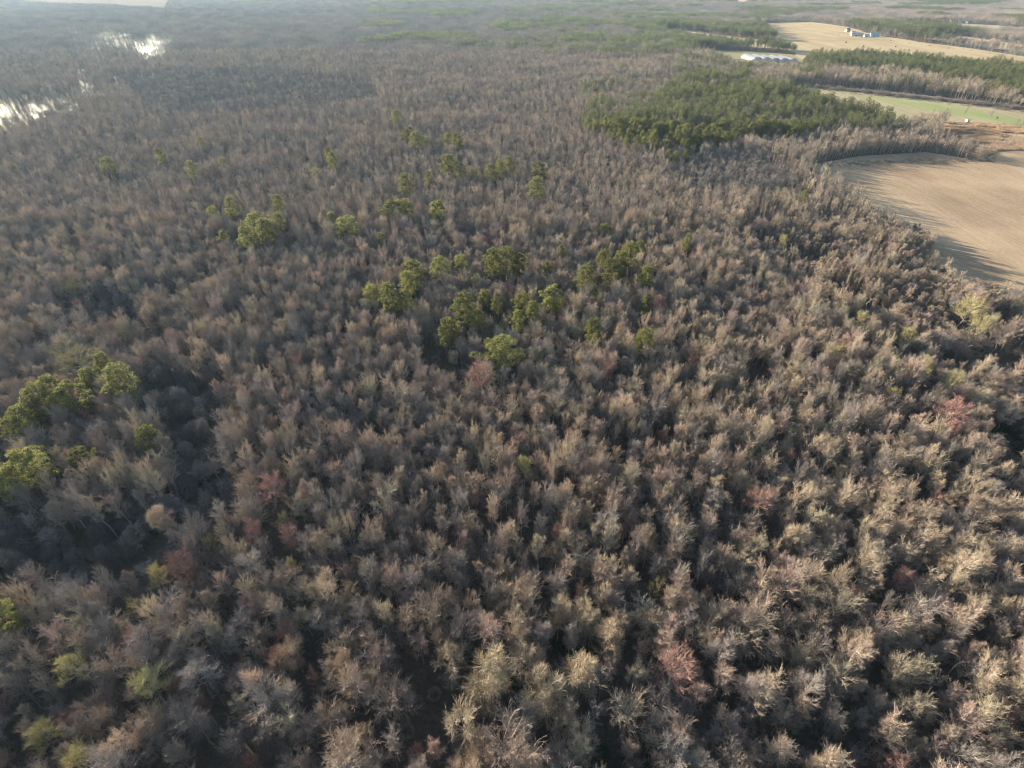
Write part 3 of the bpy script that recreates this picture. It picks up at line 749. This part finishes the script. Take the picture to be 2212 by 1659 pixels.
def scatter_object(name, pts, cols, mods=None):
    """pts: list of (x, y, class, index, rot, sxy, sz, tilt); class picks the collection"""
    P = np.array(pts, float)
    me = bpy.data.meshes.new(name)
    me.vertices.add(len(P))
    co = np.stack([P[:, 0], P[:, 1], terrain(P[:, 0], P[:, 1])-.08], 1)
    me.vertices.foreach_set('co', co.astype(np.float32).ravel())
    for nm, tp, arr in (('cls', 'INT', P[:, 2].astype(np.int32)), ('idx', 'INT', P[:, 3].astype(np.int32))):
        a = me.attributes.new(nm, tp, 'POINT'); a.data.foreach_set('value', arr)
    tl = P[:, 7]
    for nm, arr in (('rot', np.stack([tl*np.cos(P[:, 4]*7), tl*np.sin(P[:, 4]*7), P[:, 4]], 1)), ('scl', np.stack([P[:, 5], P[:, 5], P[:, 6]], 1))):
        a = me.attributes.new(nm, 'FLOAT_VECTOR', 'POINT'); a.data.foreach_set('vector', arr.astype(np.float32).ravel())
    o = bpy.data.objects.new(name, me); COL.objects.link(o)
    ng = bpy.data.node_groups.new(name, 'GeometryNodeTree')
    ng.interface.new_socket('Geometry', in_out='INPUT', socket_type='NodeSocketGeometry')
    ng.interface.new_socket('Geometry', in_out='OUTPUT', socket_type='NodeSocketGeometry')
    N, L = ng.nodes, ng.links
    gi, go = N.new('NodeGroupInput'), N.new('NodeGroupOutput'); jn = N.new('GeometryNodeJoinGeometry')
    def attr(nm, tp):
        a = N.new('GeometryNodeInputNamedAttribute'); a.data_type = tp; a.inputs[0].default_value = nm; return a.outputs[0]
    for k, c in enumerate(cols):
        ci = N.new('GeometryNodeCollectionInfo'); ci.inputs[0].default_value = c; ci.inputs[1].default_value = True; ci.inputs[2].default_value = True
        ip = N.new('GeometryNodeInstanceOnPoints'); L.new(gi.outputs[0], ip.inputs['Points']); L.new(ci.outputs[0], ip.inputs['Instance'])
        cmp_ = N.new('FunctionNodeCompare'); cmp_.data_type = 'INT'; cmp_.operation = 'EQUAL'
        L.new(attr('cls', 'INT'), cmp_.inputs[2]); cmp_.inputs[3].default_value = k; L.new(cmp_.outputs[0], ip.inputs['Selection'])
        ip.inputs['Pick Instance'].default_value = True; L.new(attr('idx', 'INT'), ip.inputs['Instance Index'])
        er = N.new('FunctionNodeEulerToRotation'); L.new(attr('rot', 'FLOAT_VECTOR'), er.inputs[0]); L.new(er.outputs[0], ip.inputs['Rotation'])
        L.new(attr('scl', 'FLOAT_VECTOR'), ip.inputs['Scale']); L.new(ip.outputs[0], jn.inputs[0])
    L.new(jn.outputs[0], go.inputs[0])
    md = o.modifiers.new('scatter', 'NODES'); md.node_group = ng
    return o
NSH = len(ALLSH)
rest = ~solo
for i in np.where(rest)[0]:
    if pine[i]: D['pine'].append((x[i], y[i], 0, rng.integers(0, 4), rot[i], sxy[i], sc[i], rng.normal(0, .02)))
    else: D['bare'].append((x[i], y[i], 0 if depth[i] < 280 else 1, lk[i]*NSH+si[i], rot[i], sxy[i], sc[i], rng.normal(0, .03)))
# lower trees standing between the tall ones
x3, y3 = scatter(4.4, 12, 560, 15); o3, p3x, p3y, pn3, w3, h3_, lb_, wt_ = classify(x3, y3, 7., 5.6)
o3 &= (rng.random(len(x3)) < .68) & ~pn3
for i in np.where(o3)[0]:
    cl = 0 if y3[i] < 300 else 1
    D['bare'].append((x3[i], y3[i], cl, rng.choice([0, 4, 4, 2, 4])*NSH+rng.integers(0, 8), rng.uniform(0, 6.28), rng.uniform(.55, .85), rng.uniform(.40, .66), rng.normal(0, .05)))
# far off, whole pieces of woodland
X2, Y2 = scatter(PATCH, 1010, 4300, 120)
X2 = X2; Y2 = Y2
okc = np.ones(len(X2), bool)
for f in FIELDS:
    for dx, dy in ((0, 0), (-11, -11), (11, -11), (11, 11), (-11, 11)): okc &= ~inside(X2+dx, Y2+dy, f)
edge = np.where(~okc & (Y2 < 3300))[0]
ok2, px2, py2, pine2, *_ = classify(X2[okc], Y2[okc], 14., PATCH)
xo, yo = X2[okc][ok2], Y2[okc][ok2]; po = pine2[ok2]
for a, b, p_ in zip(xo, yo, po):
    r_ = rng.integers(0, 4)*math.pi/2+rng.uniform(-.2, .2); s_ = rng.uniform(.98, 1.12)
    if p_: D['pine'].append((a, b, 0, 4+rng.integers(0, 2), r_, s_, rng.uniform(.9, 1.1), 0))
    else:
        v_ = vnoise(a, b, 220, 31); lo = rng.choice(4, p=[.42, .26, .22, .10] if v_ > .42 else [.22, .38, .12, .28])
        D['bare'].append((a, b, 2, rng.integers(0, 3)*4+lo, r_, s_, rng.uniform(.85, 1.15), 0))
ex = (X2[edge][:, None]+rng.uniform(-11, 11, (len(edge), 22))).ravel(); ey = (Y2[edge][:, None]+rng.uniform(-11, 11, (len(edge), 22))).ravel()
ok3, px3, py3, pine3, wh3, h3, lb3, _w = classify(ex, ey, 14., 5)
ex, ey, pine3, h3, px3, lb3 = ex[ok3], ey[ok3], pine3[ok3], h3[ok3], px3[ok3], lb3[ok3]
l3 = looks(ex, ey, px3, lb3, True)
for a, b, p_, hh, q in zip(ex, ey, pine3, h3, l3):
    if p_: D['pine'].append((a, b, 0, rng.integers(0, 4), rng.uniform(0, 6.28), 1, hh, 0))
    else: D['bare'].append((a, b, 1, q*NSH+rng.integers(0, 8), rng.uniform(0, 6.28), 1, hh, 0))
o = scatter_object('bare_woodland', D['bare'], [PROTO0, PROTO1, PROTO2])
tag(o, 'grey-brown leafless forest covering the land out to the distance', 'woodland', kind='stuff')
o = scatter_object('pine_woodland', D['pine'], [PPINE])
tag(o, 'dark green pine plantations and pine belts beyond the bare forest', 'woodland', kind='stuff')
print('bare', len(D['bare']), 'pine', len(D['pine']), 'solo', int(solo.sum()))

# undergrowth between the trunks, the vine thicket, hedges along the fields
U, V_ = [], []
rng = np.random.default_rng(5)
ux, uy = scatter(3.9, 14, 420, 20)
okU = np.ones(len(ux), bool)
for f in FIELDS+[W_1, W_2]: okU &= ~inside(ux, uy, f)
upx, upy = project(ux, uy, 3.)
th = mask_any(THICKET, upx, upy)
okU &= (rng.random(len(ux)) < .62+.25*(vnoise(ux, uy, 18, 2)-.5)*2) & ~(mask_any(GAPS, upx, upy) & (rng.random(len(ux)) < .8))
for a, b, t_ in zip(ux[okU], uy[okU], th[okU]):
    if t_: continue
    ev = rng.random() < .02
    U.append((a, b, 0, 8+rng.integers(0, 2) if ev else rng.integers(0, 4), rng.uniform(0, 6.28), rng.uniform(.6, 1.2), rng.uniform(.45, 1.15), 0))
vx, vy = scatter(4.6, 60, 260, 5); vpx, vpy = project(vx, vy, 4.)
kv = mask_any(THICKET, vpx, vpy) & ~inside(vx, vy, W_2)
for a, b in zip(vx[kv], vy[kv]): V_.append((a, b, 0, 4+rng.integers(0, 4), rng.uniform(0, 6.28), rng.uniform(.6, 1.2), rng.uniform(.35, 1.3), .12))
# dark green understorey seen at the right edge and bottom gaps
for px_, py_, r_, n_ in [(2120,920,14,34),(2060,960,8,12),(1900,980,7,8),(1090,1440,5,6),(1345,1640,4,5),(1230,1400,5,6),(1960,1100,6,8),(1720,1340,6,8),(560,655,8,8),(160,620,9,14)]:
    c = at(px_, py_, 2.)
    for _ in range(n_): U.append((c[0]+rng.normal(0, r_), c[1]+rng.normal(0, r_*.6), 0, 8+rng.integers(0, 2), rng.uniform(0, 6.28), rng.uniform(.9, 1.6), rng.uniform(.7, 1.3), 0))
# weeds along the field edges
def edge_line(a, b, n_, w, k=1.):
    for q in range(n_):
        t_ = rng.random(); p_ = at(a[0]+(b[0]-a[0])*t_, a[1]+(b[1]-a[1])*t_); p_ = (p_[0]+rng.normal(0, w), p_[1]+rng.normal(0, w))
        U.append((p_[0], p_[1], 0, rng.integers(0, 4), rng.uniform(0, 6.28), rng.uniform(.4, .9)*k, rng.uniform(.2, .5)*k, 0))
edge_line((1700, 186), (2212, 241), 150, 3); edge_line((1760, 356), (2140, 345), 160, 4); edge_line((1650, 55), (2212, 124), 100, 6)
edge_line((1695, 182), (2212, 236), 420, 3.5, 2.4); edge_line((2050, 266), (2212, 274), 60, 3); edge_line((2160, 322), (2212, 322), 20, 2)
o = scatter_object('undergrowth', U, [PBUSH]); tag(o, 'low grey brush and evergreen bushes filling the gaps between the trunks', 'undergrowth', kind='stuff')
o = scatter_object('vine_thicket', V_, [PBUSH]); tag(o, 'dark tangled mounds of leafless vines filling the low ground on the left', 'thicket', kind='stuff')
sg = []                                                         # orange broomsedge clumps
sc_mb = MB(); random.seed(4)
for _ in range(160):
    p0 = Vector((random.gauss(0, .8), random.gauss(0, .8), 0)); sc_mb.ribbon(p0, p0+Vector((random.gauss(0, .25), random.gauss(0, .25), random.uniform(.6, 1.3))), .14, .02)
PS = hidden_col('sedge_kinds'); put(PS, 0, sc_mb.mesh('sedge', [twig_mat('sedge_stems', (.32, .22, .14), (.46, .33, .21), .35)]))
F = np.array(F_S); bx0, by0 = F.min(0); bx1, by1 = F.max(0)
qx = rng.uniform(bx0, bx1, 9000); qy = rng.uniform(by0, by1, 9000); kk = inside(qx, qy, F_S) & (vnoise(qx, qy, 12, 8) > .35)
for a, b in zip(qx[kk], qy[kk]): sg.append((a, b, 0, 0, rng.uniform(0, 6.28), rng.uniform(.8, 1.6), rng.uniform(.8, 1.5), 0))
o = scatter_object('broomsedge', sg, [PS]); tag(o, 'orange dry broomsedge grass growing over the rough field', 'grass', kind='stuff')

# ------------------------------------------------------------------ farm buildings, greenhouses and other small things
def plain(name, c, r=.7):
    m, n, l, b = new_mat(name); b.inputs['Roughness'].default_value = r
    l.new(ramp(n, l, noise(n, l, .7, 4, geo_pos(n, l)), [(.3, tuple(v*.85 for v in c)), (.7, tuple(min(1, v*1.08) for v in c))]), b.inputs['Base Color']); return m
MW = plain('white_siding', (.52, .52, .50)); MT = plain('tan_siding', (.55, .45, .33)); MR = plain('grey_metal_roof', (.34, .36, .37), .6)
MG = plain('green_metal_roof', (.24, .37, .36), .6); MD = plain('dark_opening', (.05, .05, .055)); MB_ = plain('brown_shingle_roof', (.20, .13, .10)); MC = plain('cream_paint', (.72, .66, .50))
def part(o, name, mb, mat):
    c = bpy.data.objects.new(name, mb.mesh(name, [mat])); COL.objects.link(c); c.parent = o; return c
def building(name, label, cat, px, py, w, l, h, rh, rot, wall, roof, group=None, nwin=3, chimney=False):
    if name != 'shed': w, l, h, rh = w*.6, l*.62, h*.75, rh*.75
    x, y = at(px, py); o = bpy.data.objects.new(name, None); COL.objects.link(o)
    o.location = (x, y, float(terrain(x, y))-.1); o.rotation_euler = (0, 0, rot); tag(o, label, cat, group)
    b = MB(); b.box((0, 0, h/2), (l/2, w/2, h/2))
    for s in (-1, 1):
        k = len(b.v); b.v += [Vector((s*l/2, -w/2, h)), Vector((s*l/2, w/2, h)), Vector((s*l/2, 0, h+rh))]; b.t += [0]*3; b.f.append((k, k+1, k+2)); b.m.append(0)
    part(o, 'wall', b, wall)
    b = MB(); e = .5
    for s in (-1, 1):
        k = len(b.v); zz = h-rh*e/(w/2)+.05
        for th_ in (0, .18): b.v += [Vector((-l/2-e, s*(w/2+e), zz+th_)), Vector((l/2+e, s*(w/2+e), zz+th_)), Vector((l/2+e, 0, h+rh+.05+th_)), Vector((-l/2-e, 0, h+rh+.05+th_))]; b.t += [0]*4
        b.f += [(k, k+1, k+2, k+3), (k+7, k+6, k+5, k+4), (k, k+4, k+5, k+1), (k+1, k+5, k+6, k+2), (k+3, k+7, k+4, k)]; b.m += [0]*5
    rf = part(o, 'roof', b, roof)
    if chimney:
        b = MB(); b.box((l*.2, .6, h+rh*.9), (.45, .45, 1.1)); part(rf, 'chimney', b, MB_)
    b = MB(); b.box((-l*.12, -w/2-.03, min(h*.42, 1.1)), (min(l*.08, 1.6), .05, min(h*.42, 1.1))); part(o, 'door', b, MD)
    for q in range(nwin):
        b = MB(); b.box((l*(.08+.13*q), -w/2-.03, h*.58), (min(l*.035, .7), .05, h*.16)); part(o, 'window', b, MD)
    return o
building('barn', 'long low white shed with a pale metal roof on the edge of the hay field', 'barn', 1851, 78, 12, 34, 4, 3, -.25, MW, MR)
building('farm_house', 'tan two-storey house among trees at the left end of the farm', 'house', 1830, 69, 10, 14, 6, 3.5, .3, MT, MB_, chimney=True)
building('barn', 'wide white barn with a green-tinted roof at the right end of the farm', 'barn', 1888, 79, 16, 26, 5.5, 4, -.2, MW, MG)
building('shed', 'small grey-roofed shed between the white farm barns', 'shed', 1871, 80, 7, 9, 3, 2, -.2, MW, MR, nwin=1)
building('shed', 'small tan shed in front of the tan farm house', 'shed', 1842, 74, 7, 9, 3.5, 2, .1, MC, MR, nwin=1)
for k, (px, py, lab) in enumerate([(2017, 43, 'leftmost white house of the distant roadside row'), (2030, 44, 'second white house from the left in the distant roadside row'), (2042, 45.5, 'third white house from the left in the distant roadside row'), (2056, 47, 'fourth house from the left in the distant roadside row'), (2075, 48, 'fifth house from the left in the distant roadside row'), (2092, 50, 'rightmost house of the distant roadside row')]):
    building('farm_house', lab, 'house', px, py, 9, 13+3*(k % 3), 4, 3, .1*k-.3, MW, (MR, MB_)[k % 2], 'distant roadside houses', 2)
for px, py, lab in [(1520, 4, 'white roofed building at the left of the red clay clearing'), (1556, 5, 'long white shed in the middle of the red clay clearing'), (1606, 8, 'long white shed at the right end of the red clay clearing')]:
    building('barn', lab, 'barn', px, py, 16, 46, 5, 4, -.1, MW, MR, 'buildings on the red clearing', 2)
building('shed', 'little cream box-shaped shed on the near edge of the green striped field', 'shed', 2089, 264, 2.4, 3.0, 2.2, .5, .2, MC, MC, nwin=0)
# a row of hooped greenhouses
plastic = plain('white_greenhouse_plastic', (.46, .47, .50), .45)
_n, _l = plastic.node_tree.nodes, plastic.node_tree.links
_t = _n.new('ShaderNodeBsdfTranslucent'); _t.inputs[0].default_value = (.55, .57, .6, 1); _m = _n.new('ShaderNodeMixShader'); _m.inputs[0].default_value = .5
_l.new(_n['Principled BSDF'].outputs[0], _m.inputs[1]); _l.new(_t.outputs[0], _m.inputs[2]); _l.new(_m.outputs[0], _n['Material Output'].inputs['Surface'])
def greenhouse(px, py, k, label):
    x, y = at(px, py); o = bpy.data.objects.new('greenhouse', None); COL.objects.link(o); o.location = (x, y, float(terrain(x, y))); o.rotation_euler = (0, 0, .12)
    tag(o, label, 'greenhouse', 'row of hooped greenhouses')
    b = MB(); n_ = 16; L = 40; w = 7.0; hh = 4.6+(k % 2)*.3
    for j in range(12):
        for i in range(n_+1):
            a = math.pi*i/n_; b.v.append(Vector((math.cos(a)*w, -L/2+L*j/11, 1.5+math.sin(a)*hh*(1+.012*(j % 2))))); b.t.append(0)
    for j in range(11):
        for i in range(n_): q = j*(n_+1)+i; b.f.append((q, q+1, q+n_+2, q+n_+1)); b.m.append(0)
    part(o, 'cover', b, plastic)
    for s in (-1, 1):
        b = MB(); c0 = [Vector((math.cos(math.pi*i/n_)*w*.98, s*(L/2-.1), 1.5+math.sin(math.pi*i/n_)*hh*.98)) for i in range(n_+1)]
        b.v = c0+[Vector((-w*.98, s*(L/2-.1), 0)), Vector((w*.98, s*(L/2-.1), 0))]; b.t = [0]*len(b.v); b.f = [tuple(range(len(b.v)))]; b.m = [0]
        part(o, 'end_wall', b, plastic)
    b = MB(); b.box((0, -L/2-.05, 1.6), (1.7, .06, 1.6)); part(o, 'door', b, MR)
    for s in (-1, 1):
        b = MB(); b.box((s*w, 0, .75), (.12, L/2, .75)); part(o, 'side_wall', b, plastic)
for k, (px, py, lab) in enumerate([(1622, 129, 'white hooped greenhouse at the left end of the row behind the trees'), (1641, 130, 'second white greenhouse from the left end of the row'), (1660, 131, 'middle white greenhouse of the row'), (1679, 132, 'second white greenhouse from the right end of the row'), (1698, 132.5, 'white hooped greenhouse at the right end of the row')]):
    greenhouse(px, py, k, lab)
def bale(px, py, label):
    x, y = at(px, py); b = MB(); n_ = 18; r = 1.3
    for s in (-.9, .9):
        for rr in (r, r*.6):
            for i in range(n_): a = 6.2832*i/n_; b.v.append(Vector((s*(1 if rr == r else 1.04), math.cos(a)*rr, r*.97+math.sin(a)*rr))); b.t.append(0)
    for i in range(n_):
        j = (i+1) % n_; b.f += [(i, j, 2*n_+j, 2*n_+i), (i, n_+i, n_+j, j), (2*n_+i, 2*n_+j, 3*n_+j, 3*n_+i)]; b.m += [0]*3
    b.f += [tuple(range(n_, 2*n_)), tuple(range(3*n_, 4*n_))]; b.m += [0, 0]
    o = bpy.data.objects.new('hay_bale', b.mesh('hay_bale', [straw])); COL.objects.link(o); o.location = (x, y, float(terrain(x, y))+.2); o.rotation_euler = (0, 0, random.random()*3)
    tag(o, label, 'hay bale', 'round bales on the hay field')
straw = plain('weathered_straw', (.26, .20, .12))
bale(1827, 93, 'round hay bale on the hay field, leftmost of the three'); bale(1865, 102, 'round hay bale on the hay field, middle one of the three'); bale(1934, 102, 'round hay bale on the hay field, rightmost of the three')
# lone trees on the field edges
def lone(px, py, k, look, s, label):
    x, y = at(px, py); o = place('bare_tree', tree_parts[(k, 'trunk')], crown_mesh(k, look), x, y, s, 1.0); tag(o, label, 'tree')
lone(2134, 262, 4, 'grey', .75, 'lone leafless tree at the near edge of the green striped field')
lone(2150, 264, 3, 'dark', .45, 'short dark leafless tree beside the lone field-edge tree')

# ------------------------------------------------------------------ labels: every tree is told by its look and by the marked tree or thing it stands near
marks += [(1106, 1655, 'bottom edge middle'), (2205, 1655, 'lower right corner'), (8, 1655, 'lower left corner'), (2205, 1120, 'right edge lower middle'), (8, 1180, 'left edge lower middle'),
          (1830, 1655, 'lower right bottom edge'), (1640, 1400, 'lower right quarter centre'), (2210, 1400, 'right edge lower part'),
          (1290, 240, 'pine stand left tip'), (1540, 330, 'pine stand lower edge'), (1700, 185, 'pine stand upper corner'), (1960, 262, 'pine stand right tip'), (1400, 210, 'pine stand upper edge'),
          (1830, 250, 'pine stand field edge')]
UN = ['', 'first', 'second', 'third', 'fourth', 'fifth', 'sixth', 'seventh', 'eighth', 'ninth', 'tenth', 'eleventh', 'twelfth', 'thirteenth', 'fourteenth', 'fifteenth', 'sixteenth', 'seventeenth', 'eighteenth', 'nineteenth']
TN = {2: 'twenty', 3: 'thirty', 4: 'forty', 5: 'fifty', 6: 'sixty', 7: 'seventy', 8: 'eighty', 9: 'ninety'}
def nth(k):
    if k == 1: return 'nearest'
    if k < 20: return UN[k]+' nearest'
    return (TN[k//10]+'-'+UN[k % 10] if k % 10 else {2: 'twentieth', 3: 'thirtieth', 4: 'fortieth', 5: 'fiftieth', 6: 'sixtieth'}[k//10])+' nearest'
DIRS = ['right of', 'above right of', 'above', 'above left of', 'left of', 'below left of', 'below', 'below right of']
buckets = {}
for o, px_, py_, what in singles:
    m_ = min(marks, key=lambda q: math.hypot(q[0]-px_, q[1]-py_) + (0 if math.hypot(q[0]-px_, q[1]-py_) > 4 else 1e6))
    d_ = DIRS[int(round(math.atan2(m_[1]-py_, px_-m_[0])/(math.pi/4))) % 8]
    buckets.setdefault((what, m_[2], d_), []).append((math.hypot(m_[0]-px_, m_[1]-py_), o))
for (what, mk, d_), L_ in buckets.items():
    L_.sort(key=lambda q: q[0])
    for r_, (_, o) in enumerate(L_):
        o['label'] = '%s, %s %s the %s' % (what, nth(r_+1), d_, mk)

# ------------------------------------------------------------------ the air
hz = MB(); hz.box((0, 4200, 70), (7100, 4950, 73))
hm = bpy.data.materials.new('haze_air'); hm.use_nodes = True; hn = hm.node_tree.nodes; hn.remove(hn['Principled BSDF'])
pv = hn.new('ShaderNodeVolumePrincipled'); pv.inputs['Color'].default_value = (.52, .76, 1.0, 1); pv.inputs['Density'].default_value = HAZE; pv.inputs['Anisotropy'].default_value = .3
hm.node_tree.links.new(pv.outputs[0], hn['Material Output'].inputs['Volume'])
ho = bpy.data.objects.new('haze', hz.mesh('haze', [hm])); COL.objects.link(ho); tag(ho, kind='stuff')
tag(ho, 'pale blue air between the camera and the far woods', 'haze')
